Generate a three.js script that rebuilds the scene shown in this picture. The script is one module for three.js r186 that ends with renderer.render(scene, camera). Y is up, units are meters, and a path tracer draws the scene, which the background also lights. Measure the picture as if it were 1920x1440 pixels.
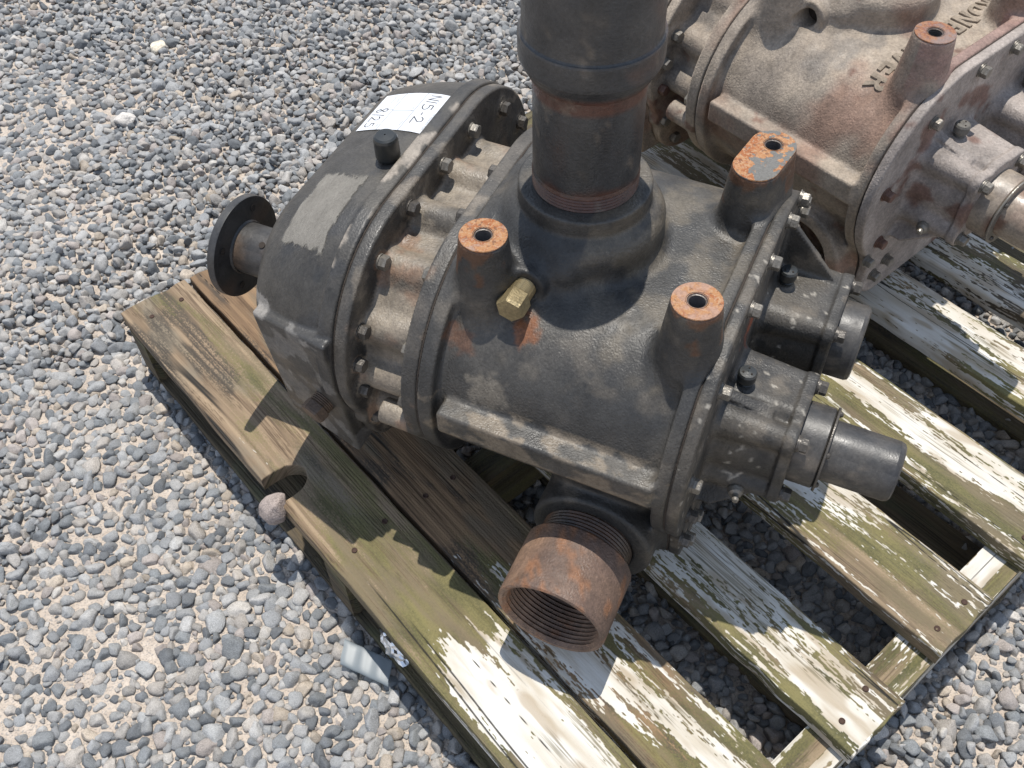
import * as THREE from 'three';
import { mergeGeometries } from 'three/addons/utils/BufferGeometryUtils.js';
import { FontLoader } from 'three/addons/loaders/FontLoader.js';
import { TextGeometry } from 'three/addons/geometries/TextGeometry.js';

/* ------------------------------------------------------------------ camera, sky, sun */
const scene = new THREE.Scene();
const PT = 0.135;                                   // height of the pallet deck above the ground
const camera = new THREE.PerspectiveCamera(41.709, 4 / 3, 0.02, 400);
camera.position.set(0, 1.15 + PT, 0);
camera.up.set(-0.31505, 0.62808, -0.71152);
camera.lookAt(-0.27743, 1.15 + PT - 0.77790, -0.56383);

const SUN = new THREE.Vector3(-0.130, 1, -0.335).normalize();
const sun = new THREE.DirectionalLight(new THREE.Color(1.0, 0.955, 0.88), 4.6);
sun.position.copy(SUN).multiplyScalar(8);
sun.castShadow = true;
sun.shadow.radius = 1;
sun.shadow.mapSize.set(4096, 4096);
Object.assign(sun.shadow.camera, { left: -3, right: 3, top: 3, bottom: -3, near: 0.5, far: 20 });
scene.add(sun);
sun.target.position.set(-0.3, 0, -0.9);
scene.add(sun.target);

{ // clear summer sky: blue above, pale towards the horizon
  const W = 256, Hh = 128, d = new Float32Array(W * Hh * 4);
  for (let y = 0; y < Hh; y++) for (let x = 0; x < W; x++) {
    const el = ((y + 0.5) / Hh - 0.5) * Math.PI;
    const t = Math.max(0, Math.sin(el)), k = Math.pow(1 - t, 3.0), i = (y * W + x) * 4;
    d[i] = 0.40 + 0.60 * k; d[i + 1] = 0.52 + 0.50 * k; d[i + 2] = 0.74 + 0.32 * k; d[i + 3] = 1;
  }
  const sky = new THREE.DataTexture(d, W, Hh, THREE.RGBAFormat, THREE.FloatType);
  sky.mapping = THREE.EquirectangularReflectionMapping;
  sky.magFilter = sky.minFilter = THREE.LinearFilter; sky.needsUpdate = true;
  scene.background = sky; scene.environment = sky;
  scene.backgroundIntensity = 0.95; scene.environmentIntensity = 0.95;
}
const renderer = new THREE.WebGLRenderer({ antialias: true });
renderer.toneMapping = THREE.LinearToneMapping;
renderer.toneMappingExposure = 1.1;
renderer.shadowMap.enabled = true;

/* ------------------------------------------------------------------ helpers: random, noise, textures */
function rng(seed) { let a = seed >>> 0; return () => { a = (a + 0x6D2B79F5) >>> 0; let t = a; t = Math.imul(t ^ (t >>> 15), t | 1); t ^= t + Math.imul(t ^ (t >>> 7), t | 61); return ((t ^ (t >>> 14)) >>> 0) / 4294967296; }; }
function h3(x, y, z) { let n = Math.imul(x, 374761393) + Math.imul(y, 668265263) + Math.imul(z, 2147483647 - 1274126177) | 0; n = Math.imul(n ^ (n >>> 13), 1274126177); n ^= n >>> 16; return (n >>> 0) / 4294967296; }
function n3(x, y, z) {
  const xi = Math.floor(x), yi = Math.floor(y), zi = Math.floor(z); let a = x - xi, b = y - yi, c = z - zi;
  a = a * a * (3 - 2 * a); b = b * b * (3 - 2 * b); c = c * c * (3 - 2 * c);
  const X0 = Math.imul(xi, 374761393), X1 = X0 + 374761393 | 0, Y0 = Math.imul(yi, 668265263), Y1 = Y0 + 668265263 | 0, Z0 = Math.imul(zi, 873357470), Z1 = Z0 + 873357470 | 0;
  const h = n => { n = Math.imul(n ^ (n >>> 13), 1274126177); return ((n ^ (n >>> 16)) >>> 0) * 2.3283064365386963e-10; };
  const p = h(X0 + Y0 + Z0 | 0), q = h(X1 + Y0 + Z0 | 0), r = h(X0 + Y1 + Z0 | 0), s = h(X1 + Y1 + Z0 | 0), p2 = h(X0 + Y0 + Z1 | 0), q2 = h(X1 + Y0 + Z1 | 0), r2 = h(X0 + Y1 + Z1 | 0), s2 = h(X1 + Y1 + Z1 | 0);
  const e = p + (q - p) * a, f = r + (s - r) * a, e2 = p2 + (q2 - p2) * a, f2_ = r2 + (s2 - r2) * a, g = e + (f - e) * b, g2_ = e2 + (f2_ - e2) * b;
  return g + (g2_ - g) * c;
}
function f3(x, y, z, o = 4) { let s = 0, a = 0.5, t = 0; for (let i = 0; i < o; i++) { s += a * n3(x, y, z); t += a; x = x * 2.03 + 11.3; y = y * 2.03 + 5.7; z = z * 2.03 + 3.1; a *= 0.5; } return s / t; }
function w3(x, y, z, o = 4) { // the same, turned between octaves so that no lattice shows
  let s = 0, a = 0.5, t = 0; for (let i = 0; i < o; i++) { const p = 0.64 * x + 0.60 * y - 0.48 * z, q = -0.77 * x + 0.49 * y - 0.41 * z, r = 0.02 * x + 0.64 * y + 0.77 * z; s += a * n3(p, q, r); t += a; x = p * 2.07 + 7.3; y = q * 2.07 + 1.9; z = r * 2.07 + 4.4; a *= 0.5; } return s / t;
}
function n2(x, y, px, py, s = 0) { // periodic
  const xi = Math.floor(x), yi = Math.floor(y); let a = x - xi, b = y - yi; a = a * a * (3 - 2 * a); b = b * b * (3 - 2 * b);
  const m = (v, p) => ((v % p) + p) % p, x0 = m(xi, px), x1 = m(xi + 1, px), y0 = m(yi, py), y1 = m(yi + 1, py);
  const p = h3(x0, y0, s), q = h3(x1, y0, s), r = h3(x0, y1, s), u = h3(x1, y1, s);
  return (p + (q - p) * a) + ((r + (u - r) * a) - (p + (q - p) * a)) * b;
}
function f2(x, y, px, py, s = 0, o = 4) { let v = 0, a = 0.5, t = 0; for (let i = 0; i < o; i++) { v += a * n2(x, y, px, py, s + i * 17); t += a; x *= 2; y *= 2; px *= 2; py *= 2; a *= 0.5; } return v / t; }
const clamp = (x, a = 0, b = 1) => x < a ? a : x > b ? b : x;
const sst = (a, b, x) => { const t = clamp((x - a) / (b - a)); return t * t * (3 - 2 * t); };
const mixc = (a, b, t) => [a[0] + (b[0] - a[0]) * t, a[1] + (b[1] - a[1]) * t, a[2] + (b[2] - a[2]) * t];
const lin = (r, g, b) => [r, g, b].map(c => { c /= 255; return c <= 0.04045 ? c / 12.92 : Math.pow((c + 0.055) / 1.055, 2.4); });
function tex(w, h, fn, srgb) { // fn returns linear 0..1 rgb (srgb: encoded) or a grey number
  const d = new Uint8Array(w * h * 4), enc = c => srgb ? (c <= 0.0031308 ? 12.92 * c : 1.055 * Math.pow(c, 1 / 2.4) - 0.055) : c;
  for (let y = 0; y < h; y++) for (let x = 0; x < w; x++) {
    const c = fn(x, y), i = (y * w + x) * 4;
    if (typeof c === 'number') d[i] = d[i + 1] = d[i + 2] = 255 * clamp(enc(c)); else { d[i] = 255 * clamp(enc(c[0])); d[i + 1] = 255 * clamp(enc(c[1])); d[i + 2] = 255 * clamp(enc(c[2])); }
    d[i + 3] = 255;
  }
  const t = new THREE.DataTexture(d, w, h, THREE.RGBAFormat); t.wrapS = t.wrapT = THREE.RepeatWrapping;
  t.magFilter = THREE.LinearFilter; t.minFilter = THREE.LinearMipmapLinearFilter; t.generateMipmaps = true; t.anisotropy = 8;
  if (srgb) t.colorSpace = THREE.SRGBColorSpace; t.needsUpdate = true; return t;
}
const T0 = Date.now(), lap = n => console.log(n, ((Date.now() - T0) / 1000).toFixed(1));
const taken = new Map();
function numbered(n) { const k = taken.get(n) || 0; taken.set(n, k + 1); return k ? `${n}_${String(k).padStart(3, '0')}` : n; }
function part(name, geo, m, parent) { const o = new THREE.Mesh(geo, m); o.name = name; o.castShadow = o.receiveShadow = true; parent.add(o); return o; }
function tag(o, label, category, group, kind) { if (label) o.userData.label = label; if (category) o.userData.category = category; if (group) o.userData.group = group; if (kind) o.userData.kind = kind; return o; }
// planar uv (in metres times k) by the main direction of each triangle
function boxUV(g, k = 4) {
  g = g.index ? g.toNonIndexed() : g; if (!g.attributes.normal) g.computeVertexNormals();
  const p = g.attributes.position.array, n = p.length / 9, uv = new Float32Array(n * 6);
  for (let i = 0; i < n; i++) {
    const o = i * 9, ax = p[o + 3] - p[o], ay = p[o + 4] - p[o + 1], az = p[o + 5] - p[o + 2], bx = p[o + 6] - p[o], by = p[o + 7] - p[o + 1], bz = p[o + 8] - p[o + 2];
    const nx = Math.abs(ay * bz - az * by), ny = Math.abs(az * bx - ax * bz), nz = Math.abs(ax * by - ay * bx);
    for (let j = 0; j < 3; j++) { const q = o + j * 3; let s, t; if (nx > ny && nx > nz) { s = p[q + 2]; t = p[q + 1]; } else if (ny > nz) { s = p[q]; t = p[q + 2] + 0.37; } else { s = p[q] + 0.71; t = p[q + 1]; } uv[i * 6 + j * 2] = s * k; uv[i * 6 + j * 2 + 1] = t * k; }
  }
  g.setAttribute('uv', new THREE.BufferAttribute(uv, 2)); return g;
}
function paint(g, fn) { const p = g.attributes.position, c = new Float32Array(p.count * 3); for (let i = 0; i < p.count; i++) { const v = fn(p.getX(i), p.getY(i), p.getZ(i)); c[i * 3] = v[0]; c[i * 3 + 1] = v[1]; c[i * 3 + 2] = v[2]; } g.setAttribute('color', new THREE.BufferAttribute(c, 3)); return g; }
function strip(g) { g = g.index ? g.toNonIndexed() : g; for (const k of Object.keys(g.attributes)) if (!['position', 'normal', 'uv'].includes(k)) g.deleteAttribute(k); return g; }
const merge = a => mergeGeometries(a.map(strip));

/* ------------------------------------------------------------------ surface of a distance field (surface nets) */
function netMesh(sdf, lo, hi, h) {
  const N = [0, 1, 2].map(i => Math.ceil((hi[i] - lo[i]) / h) + 1), [nx, ny, nz] = N, F = new Float32Array(nx * ny * nz), B = 6;
  for (let bz = 0; bz < nz; bz += B) for (let by = 0; by < ny; by += B) for (let bx = 0; bx < nx; bx += B) {
    const dc = sdf(lo[0] + (bx + B / 2) * h, lo[1] + (by + B / 2) * h, lo[2] + (bz + B / 2) * h), far = Math.abs(dc) > B * h * 1.45;
    for (let z = bz; z < Math.min(bz + B, nz); z++) for (let y = by; y < Math.min(by + B, ny); y++) for (let x = bx; x < Math.min(bx + B, nx); x++)
      F[(z * ny + y) * nx + x] = far ? dc : sdf(lo[0] + x * h, lo[1] + y * h, lo[2] + z * h);
  }
  const V = new Int32Array(nx * ny * nz).fill(-1), P = [], I = [], e = h * 0.4;
  const grad = (x, y, z) => { const p = sdf(x + e, y - e, z - e), q = sdf(x - e, y - e, z + e), r = sdf(x - e, y + e, z - e), t = sdf(x + e, y + e, z + e), a = p - q - r + t, b = -p - q + r + t, c = -p + q - r + t, l = Math.hypot(a, b, c) || 1; return [a / l, b / l, c / l]; };
  const E = [[0, 1], [0, 2], [0, 4], [1, 3], [1, 5], [2, 3], [2, 6], [3, 7], [4, 5], [4, 6], [5, 7], [6, 7]], nrm = [];
  for (let z = 0; z < nz - 1; z++) for (let y = 0; y < ny - 1; y++) for (let x = 0; x < nx - 1; x++) {
    const i = (z * ny + y) * nx + x, d = [F[i], F[i + 1], F[i + nx], F[i + nx + 1], F[i + nx * ny], F[i + nx * ny + 1], F[i + nx * ny + nx], F[i + nx * ny + nx + 1]];
    let m = 0; for (let k = 0; k < 8; k++) if (d[k] < 0) m++; if (m === 0 || m === 8) continue;
    let sx = 0, sy = 0, sz = 0, n = 0;
    for (const [a, b] of E) if ((d[a] < 0) !== (d[b] < 0)) { const t = d[a] / (d[a] - d[b]); sx += (a & 1) + ((b & 1) - (a & 1)) * t; sy += ((a >> 1) & 1) + (((b >> 1) & 1) - ((a >> 1) & 1)) * t; sz += (a >> 2) + ((b >> 2) - (a >> 2)) * t; n++; }
    let px = lo[0] + (x + sx / n) * h, py = lo[1] + (y + sy / n) * h, pz = lo[2] + (z + sz / n) * h;
    let g = [d[1] - d[0] + d[3] - d[2] + d[5] - d[4] + d[7] - d[6], d[2] - d[0] + d[3] - d[1] + d[6] - d[4] + d[7] - d[5], d[4] - d[0] + d[5] - d[1] + d[6] - d[2] + d[7] - d[3]]; { const l = Math.hypot(g[0], g[1], g[2]) || 1, q = clamp(sdf(px, py, pz), -h * 0.5, h * 0.5) / l; px -= g[0] * q; py -= g[1] * q; pz -= g[2] * q; } g = grad(px, py, pz);
    V[i] = P.length / 3; P.push(px, py, pz); nrm.push(g[0], g[1], g[2]);
  }
  const quad = (a, b, c, d, flip) => { if (a < 0 || b < 0 || c < 0 || d < 0) return; if (flip) I.push(a, c, b, a, d, c); else I.push(a, b, c, a, c, d); };
  for (let z = 1; z < nz - 1; z++) for (let y = 1; y < ny - 1; y++) for (let x = 1; x < nx - 1; x++) {
    const i = (z * ny + y) * nx + x, s = F[i] < 0;
    if (s !== (F[i + 1] < 0)) quad(V[i], V[i - nx], V[i - nx - nx * ny], V[i - nx * ny], s === false ? false : true) ;
    if (s !== (F[i + nx] < 0)) quad(V[i], V[i - nx * ny], V[i - 1 - nx * ny], V[i - 1], !s ? false : true);
    if (s !== (F[i + nx * ny] < 0)) quad(V[i], V[i - 1], V[i - 1 - nx], V[i - nx], !s ? false : true);
  }
  const g = new THREE.BufferGeometry(); g.setAttribute('position', new THREE.Float32BufferAttribute(P, 3)); g.setAttribute('normal', new THREE.Float32BufferAttribute(nrm, 3)); g.setIndex(I);
  // check winding against the normals
  let bad = 0; for (let k = 0; k < Math.min(I.length, 3000); k += 3) { const [a, b, c] = [I[k] * 3, I[k + 1] * 3, I[k + 2] * 3]; const ux = P[b] - P[a], uy = P[b + 1] - P[a + 1], uz = P[b + 2] - P[a + 2], vx = P[c] - P[a], vy = P[c + 1] - P[a + 1], vz = P[c + 2] - P[a + 2]; if ((uy * vz - uz * vy) * nrm[a] + (uz * vx - ux * vz) * nrm[a + 1] + (ux * vy - uy * vx) * nrm[a + 2] < 0) bad++; }
  if (bad > Math.min(I.length, 3000) / 6) for (let k = 0; k < I.length; k += 3) { const t = I[k + 1]; I[k + 1] = I[k + 2]; I[k + 2] = t; }
  g.setIndex(I);
  return g;
}
const smin = (a, b, k) => { const h = Math.max(k - Math.abs(a - b), 0) / k; return Math.min(a, b) - h * h * k * 0.25; };
const smax = (a, b, k) => -smin(-a, -b, k);
const ext = (d2, du, r = 0) => { const a = d2 + r, b = du + r; return Math.min(Math.max(a, b), 0) + Math.hypot(Math.max(a, 0), Math.max(b, 0)) - r; };
const slab = (x, a, b) => Math.abs(x - (a + b) / 2) - (b - a) / 2;
const stad = (v, w, vc, wc, half, R) => Math.hypot(Math.max(Math.abs(w - wc) - half, 0), v - vc) - R;
const sbox = (u, v, w, a, b, r = 0.003) => { const x = Math.max(slab(u, a[0], b[0]) + r, 0), y = Math.max(slab(v, a[1], b[1]) + r, 0), z = Math.max(slab(w, a[2], b[2]) + r, 0); return Math.hypot(x, y, z) + Math.min(Math.max(slab(u, a[0], b[0]) + r, slab(v, a[1], b[1]) + r, slab(w, a[2], b[2]) + r), 0) - r; };
const rectR = (x, y, x0, x1, y0, y1, r) => { const a = slab(x, x0, x1) + r, b = slab(y, y0, y1) + r; return Math.hypot(Math.max(a, 0), Math.max(b, 0)) + Math.min(Math.max(a, b), 0) - r; };

/* ------------------------------------------------------------------ shared detail maps */
const grime = tex(1024, 1024, (x, y) => { // tiles over 0.25 m; neutral, slightly warm specks
  const u = x / 1024, v = y / 1024, g = f2(u * 96, v * 96, 96, 96, 3, 3), m = f2(u * 12, v * 12, 12, 12, 9, 4), s = n2(u * 400, v * 400, 400, 400, 21), sp = sst(0.80, 0.95, s) * sst(0.4, 0.65, m);
  const k = 0.54 + 0.34 * (g - 0.5) + 0.34 * (m - 0.5) + 0.08 * (s - 0.5) + 0.30 * sp;
  return [clamp(k * 1.02), clamp(k), clamp(k * 0.96)];
}, true);
const castBump = tex(1024, 1024, (x, y) => { const u = x / 1024, v = y / 1024; return clamp(0.5 + 0.95 * (f2(u * 150, v * 150, 150, 150, 31, 2) - 0.5) + 0.22 * (f2(u * 24, v * 24, 24, 24, 41, 3) - 0.5)); });
const roughMap = tex(512, 512, (x, y) => { const u = x / 512, v = y / 512; const r = clamp(0.72 + 0.55 * (f2(u * 20, v * 20, 20, 20, 51, 4) - 0.5)); return [r, r, r]; });
function metal(o = {}) { return new THREE.MeshStandardMaterial(Object.assign({ map: grime, bumpMap: castBump, bumpScale: 0.0007, roughnessMap: roughMap, roughness: 0.85, metalness: 0.0 }, o)); }

lap('maps');
/* ------------------------------------------------------------------ ground */
const gTex = tex(1024, 1024, (x, y) => {
  const u = x / 1024, v = y / 1024, a = f2(u * 10, v * 10, 10, 10, 61, 5), b = f2(u * 90, v * 90, 90, 90, 71, 3), s = n2(u * 330, v * 330, 330, 330, 77);
  const c = mixc([0.38, 0.315, 0.258], [0.55, 0.475, 0.40], clamp(a * 0.9 + (b - 0.5) * 0.9));
  return mixc(c, [0.24, 0.235, 0.23], sst(0.72, 0.9, s) * 0.7);
}, true);
const gBump = tex(1024, 1024, (x, y) => { const u = x / 1024, v = y / 1024; return 0.5 * f2(u * 60, v * 60, 60, 60, 81, 4) + 0.5 * n2(u * 330, v * 330, 330, 330, 77); });
{
  const near = 6, g = new THREE.PlaneGeometry(2 * near, 2 * near, 160, 160); g.rotateX(-Math.PI / 2);
  const p = g.attributes.position; for (let i = 0; i < p.count; i++) p.setY(i, (f3(p.getX(i) * 2.2, 1.3, p.getZ(i) * 2.2, 3) - 0.5) * 0.012);
  g.computeVertexNormals();
  const far = new THREE.RingGeometry(near * 0.98, 300, 64, 6); far.rotateX(-Math.PI / 2); far.translate(0, -0.012, 0);
  for (const q of [g, far]) { const pp = q.attributes.position, uv = q.attributes.uv; for (let i = 0; i < pp.count; i++) uv.setXY(i, pp.getX(i) * 1.7, pp.getZ(i) * 1.7); }
  const m = new THREE.MeshStandardMaterial({ map: gTex, bumpMap: gBump, bumpScale: 0.004, roughness: 0.97 });
  tag(part('ground', merge([g, far]), m, scene), null, null, null, 'structure');
}
const groundY = (x, z) => (f3(x * 2.2, 1.3, z * 2.2, 3) - 0.5) * 0.012;

function stoneGeo(seed, detail, soft = 0.10, nPl = 13) {
  const r = rng(seed), pl = []; for (let i = 0; i < nPl; i++) { const z = r() * 2 - 1, a = r() * 6.283, s = Math.sqrt(1 - z * z); pl.push([s * Math.cos(a), z, s * Math.sin(a), 0.56 + 0.38 * r()]); }
  const g = new THREE.IcosahedronGeometry(1, detail), p = g.attributes.position;
  for (let i = 0; i < p.count; i++) {
    const l = Math.hypot(p.getX(i), p.getY(i), p.getZ(i)), d = [p.getX(i) / l, p.getY(i) / l, p.getZ(i) / l]; let s = Math.exp(-1.08 / soft);
    for (const q of pl) { const c = d[0] * q[0] + d[1] * q[1] + d[2] * q[2]; if (c > 0.05) s += Math.exp(-(q[3] / c) / soft); }
    let R = -soft * Math.log(s); R += (w3(d[0] * 3 + seed, d[1] * 3, d[2] * 3, 3) - 0.5) * 0.13;
    p.setXYZ(i, d[0] * R, d[1] * R, d[2] * R);
  }
  const sx = 0.85 + 0.4 * r(), sy = 0.55 + 0.25 * r(), sz = 0.75 + 0.25 * r(); g.scale(sx, sy, sz);
  g.computeVertexNormals();
  { // smooth normals: average by position
    const acc = new Map(), n = g.attributes.normal, key = i => `${p.getX(i).toFixed(4)},${p.getY(i).toFixed(4)},${p.getZ(i).toFixed(4)}`;
    for (let i = 0; i < p.count; i++) { const k = key(i), a = acc.get(k) || [0, 0, 0]; a[0] += n.getX(i); a[1] += n.getY(i); a[2] += n.getZ(i); acc.set(k, a); }
    for (let i = 0; i < p.count; i++) { const a = acc.get(key(i)), l = Math.hypot(...a); n.setXYZ(i, a[0] / l, a[1] / l, a[2] / l); }
  }
  return boxUV(g, 0.35);
}
const stTex = tex(512, 512, (x, y) => { const u = x / 512, v = y / 512, a = f2(u * 5, v * 5, 5, 5, 101, 4), b = f2(u * 60, v * 60, 60, 60, 111, 3), vein = Math.abs(f2(u * 4, v * 4, 4, 4, 121, 4) - 0.5); return clamp(0.70 + 0.45 * (a - 0.5) + 0.62 * (b - 0.5) + 0.20 * sst(0.015, 0.0, vein)); }, true);
const stBump = tex(512, 512, (x, y) => { const u = x / 512, v = y / 512; return f2(u * 40, v * 40, 40, 40, 131, 4); });
const stoneMat = new THREE.MeshStandardMaterial({ map: stTex, bumpMap: stBump, bumpScale: 0.0007, roughness: 0.82 });
const stonePal = [[lin(160, 161, 162), 10], [lin(174, 174, 173), 12], [lin(188, 186, 183), 10], [lin(142, 145, 147), 9], [lin(181, 176, 170), 8], [lin(192, 184, 175), 6], [lin(184, 174, 167), 4], [lin(206, 200, 192), 3], [lin(199, 185, 168), 2], [lin(124, 127, 130), 5]];
{
  const tot = stonePal.reduce((s, q) => s + q[1], 0), r = rng(7), geos = []; for (let i = 0; i < 14; i++) geos.push(stoneGeo(40 + i * 7, 4, 0.008 + 0.008 * (i % 3), 9 + (i % 4) * 2));
  const lists = geos.map(() => []), x0 = -2.8, x1 = 1.3, z0 = -3.1, z1 = 0.3, M = new THREE.Matrix4(), Q = new THREE.Quaternion(), Eu = new THREE.Euler();
  const put = (x, z, s, lift, tilt) => {
    const sz = s * (0.86 + 0.3 * r()), k = Math.floor(r() * geos.length); Eu.set((r() - 0.5) * tilt, r() * 6.283, (r() - 0.5) * tilt); Q.setFromEuler(Eu);
    let t = r() * tot, c = stonePal[0][0]; for (const q of stonePal) { if ((t -= q[1]) < 0) { c = q[0]; break; } } const br = 0.74 + 0.34 * r();
    lists[k].push([M.compose(new THREE.Vector3(x, groundY(x, z) + lift * sz, z), Q, new THREE.Vector3(sz, sz * (0.85 + 0.3 * r()), sz)).clone(), [c[0] * br, c[1] * br, c[2] * br]]);
  };
  // packed in passes from large to small, so that the stones lie beside one another
  const cell = 0.02, gx = Math.ceil((x1 - x0) / cell), gz = Math.ceil((z1 - z0) / cell), grid = Array.from({ length: gx * gz }, () => []);
  const free = (x, z, rad) => { const ci = Math.floor((x - x0) / cell), cj = Math.floor((z - z0) / cell); for (let b = Math.max(0, cj - 2); b <= Math.min(gz - 1, cj + 2); b++) for (let a = Math.max(0, ci - 2); a <= Math.min(gx - 1, ci + 2); a++) for (const q of grid[b * gx + a]) { const dx = q[0] - x, dz = q[1] - z, m = (q[2] + rad) * 0.70; if (dx * dx + dz * dz < m * m) return false; } return true; };
  for (const [rad, spread, tries] of [[0.0125, 0.002, 500], [0.0100, 0.0015, 11000], [0.0084, 0.0012, 32000], [0.0067, 0.0012, 40000], [0.0050, 0.001, 42000], [0.0033, 0.0008, 30000]])
    for (let k = 0, n = tries * (x1 - x0) * (z1 - z0) / 6.2; k < n; k++) {
      const x = x0 + r() * (x1 - x0), z = z0 + r() * (z1 - z0), R = rad + (r() - 0.5) * spread * 2;
      const loose = sst(0.40, 0.58, w3(x * 1.7 + 3, 0.4, z * 1.7, 3) + 0.12 * sst(-0.9, -1.7, z) - 0.05 * sst(-0.75, -0.3, z)), bareSpot = sst(0.58, 0.68, w3(x * 4.2 + 9, 7.7, z * 4.2, 3));
      if (r() < 0.5 * bareSpot || !free(x, z, R)) continue;
      grid[Math.floor((z - z0) / cell) * gx + Math.floor((x - x0) / cell)].push([x, z, R]); put(x, z, R * 1.28, -0.06 + 0.46 * loose * r() + 0.26 * r(), 0.6 + 1.3 * loose);
      if (rad > 0.007 && r() < 0.40 * loose) put(x + (r() - 0.5) * 0.02, z + (r() - 0.5) * 0.02, 0.0058 + 0.0050 * r(), 0.75 + 0.5 * r(), 2.4);
    }
  const grp = new THREE.Group(); grp.name = 'gravel'; scene.add(grp); tag(grp, 'loose grey gravel spread over pale sandy ground', 'gravel', null, 'stuff');
  lists.forEach((L, k) => {
    const im = new THREE.InstancedMesh(geos[k], stoneMat, L.length); im.name = k ? `stones_${String(k).padStart(3, '0')}` : 'stones'; const c = new THREE.Color();
    L.forEach((q, i) => { im.setMatrixAt(i, q[0]); im.setColorAt(i, c.setRGB(...q[1])); }); im.castShadow = im.receiveShadow = true; im.userData.kind = 'stuff'; grp.add(im);
  });
}

lap('gravel');
/* ------------------------------------------------------------------ pallet */
const ROT = -24.568 * Math.PI / 180, PX = [0.90947, 0.41577], QX = [0.41577, -0.90947];   // pallet board direction, and across the boards
const pqWorld = (p, q, y) => new THREE.Vector3(PX[0] * p + QX[0] * q, y, PX[1] * p + QX[1] * q);
const pallet = new THREE.Group(); pallet.name = 'wooden_pallet'; scene.add(pallet);
const P0 = -0.65, Q0 = 0.88; pallet.position.copy(pqWorld(P0, Q0, 0)); pallet.rotation.y = ROT;
tag(pallet, 'weathered wooden pallet with peeling white paint and green moss on gravel', 'pallet');
const TH = 0.026, LP = [-1.238, -0.060];
function boardLook(seed, o) { // colour and height of one board face; x along the board in m, y across in m
  const W = 1472, H = 136, len = LP[1] - LP[0], col = new Array(W * H), hei = new Float32Array(W * H), S = seed * 13.7;
  for (let j = 0; j < H; j++) for (let i = 0; i < W; i++) {
    const x = i / W * len, y = j / H * 0.112, wob = (f3(x * 3.2 + S, y * 5, 1.1, 2) - 0.5) * 0.022, yy = y + wob;
    const grain = f3(x * 6 + S, yy * 520, 2.2, 3), ring = f3(x * 2 + S, yy * 150, 5.1, 3), fine = f3(x * 420 + S, yy * 900, 3.3, 2), blot = f3(x * 11 + S, y * 30, 7.1, 4);
    let c = mixc(o.wood[0], o.wood[1], clamp((ring - 0.5) * 2.2 + (grain - 0.5) * 1.4 + 0.5)); c = mixc(c, o.wood[2], sst(0.52, 0.70, blot) * 0.75);
    const ln = 1 - Math.abs(2 * n3(x * 9 + S, yy * 760, 21.5) - 1), line = sst(0.80, 0.97, ln) * sst(0.40, 0.62, f3(x * 8 + S, yy * 60, 23.1, 2)); c = mixc(c, [c[0] * 0.45, c[1] * 0.42, c[2] * 0.40], line * 0.85);
    let h = 0.5 + 0.36 * (grain - 0.5) + 0.25 * (ring - 0.5) + 0.14 * (fine - 0.5) - 0.16 * line;
    const dk = sst(0.50, 0.66, f3(x * 9 + S + 40, y * 44, 4.4, 4) + o.dark(x, y)); c = mixc(c, [0.045, 0.038, 0.030], dk * 0.85 * sst(0.30, 0.55, fine * 0.5 + grain * 0.5));
    const spk = n3(x * 900 + S, y * 1100, 0.5), mo = sst(0.45, 0.62, f3(x * 6 + S + 9, y * 30, 9.4, 4) * 0.72 + 0.28 * (0.5 * fine + 0.5 * spk) + o.moss(x, y)), mv = clamp(f3(x * 15 + S, y * 60, 6.6, 4) * 2.2 - 0.6 + 0.9 * (spk - 0.5) + 0.5 * (grain - 0.5)); let moc = mixc([0.056, 0.058, 0.020], [0.178, 0.158, 0.060], mv); moc = mixc(moc, [0.155, 0.120, 0.078], sst(0.48, 0.66, f3(x * 9 + S + 31, y * 40, 3.6, 4)) * 0.75);
    c = mixc(c, moc, mo * (0.88 - 0.35 * line)); h += mo * 0.06 * (fine - 0.2);
    const pn = 0.55 * f3(x * 3.0 + S + 77, yy * 30, 8.2, 3) + 0.28 * f3(x * 9 + S, yy * 190, 1.7, 3) + 0.17 * f3(x * 110 + S, yy * 520, 2.9, 2), pm = sst(0.500, 0.514, pn + o.paint(x, y));
    const pc = mixc([0.46, 0.41, 0.33], [0.64, 0.62, 0.575], clamp(f3(x * 18 + S, yy * 90, 4.1, 3) * 1.8 - 0.4)); const pl = pm * (1 - 0.75 * line * sst(0.42, 0.6, blot)); c = mixc(c, mixc(pc, [0.34, 0.27, 0.185], 0.7 * sst(0.56, 0.7, f3(x * 14 + S, y * 60, 12.2, 3))), pl); h = h * (1 - 0.45 * pm) + pm * 0.36;
    const cr = Math.abs(f3(x * 1.1 + S + 5, yy * 46, 15.5, 2) - 0.5), ck = sst(0.009, 0.002, cr) * sst(0.46, 0.56, f3(x * 3.5 + S, y * 18, 19.1, 2)); c = mixc(c, [0.02, 0.017, 0.013], ck); h -= 0.5 * ck;
    col[j * W + i] = c; hei[j * W + i] = clamp(h);
  }
  return new THREE.MeshStandardMaterial({ map: tex(W, H, (x, y) => col[y * W + x], true), bumpMap: tex(W, H, (x, y) => hei[y * W + x]), bumpScale: 0.0045, roughness: 0.9 });
}
const bare = [lin(150, 130, 106), lin(116, 98, 78), lin(118, 109, 94)], grey = [lin(100, 88, 72), lin(78, 68, 56), lin(94, 90, 80)], dull = [lin(142, 124, 100), lin(110, 95, 76), lin(118, 110, 92)];
const none = () => -1;
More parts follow.
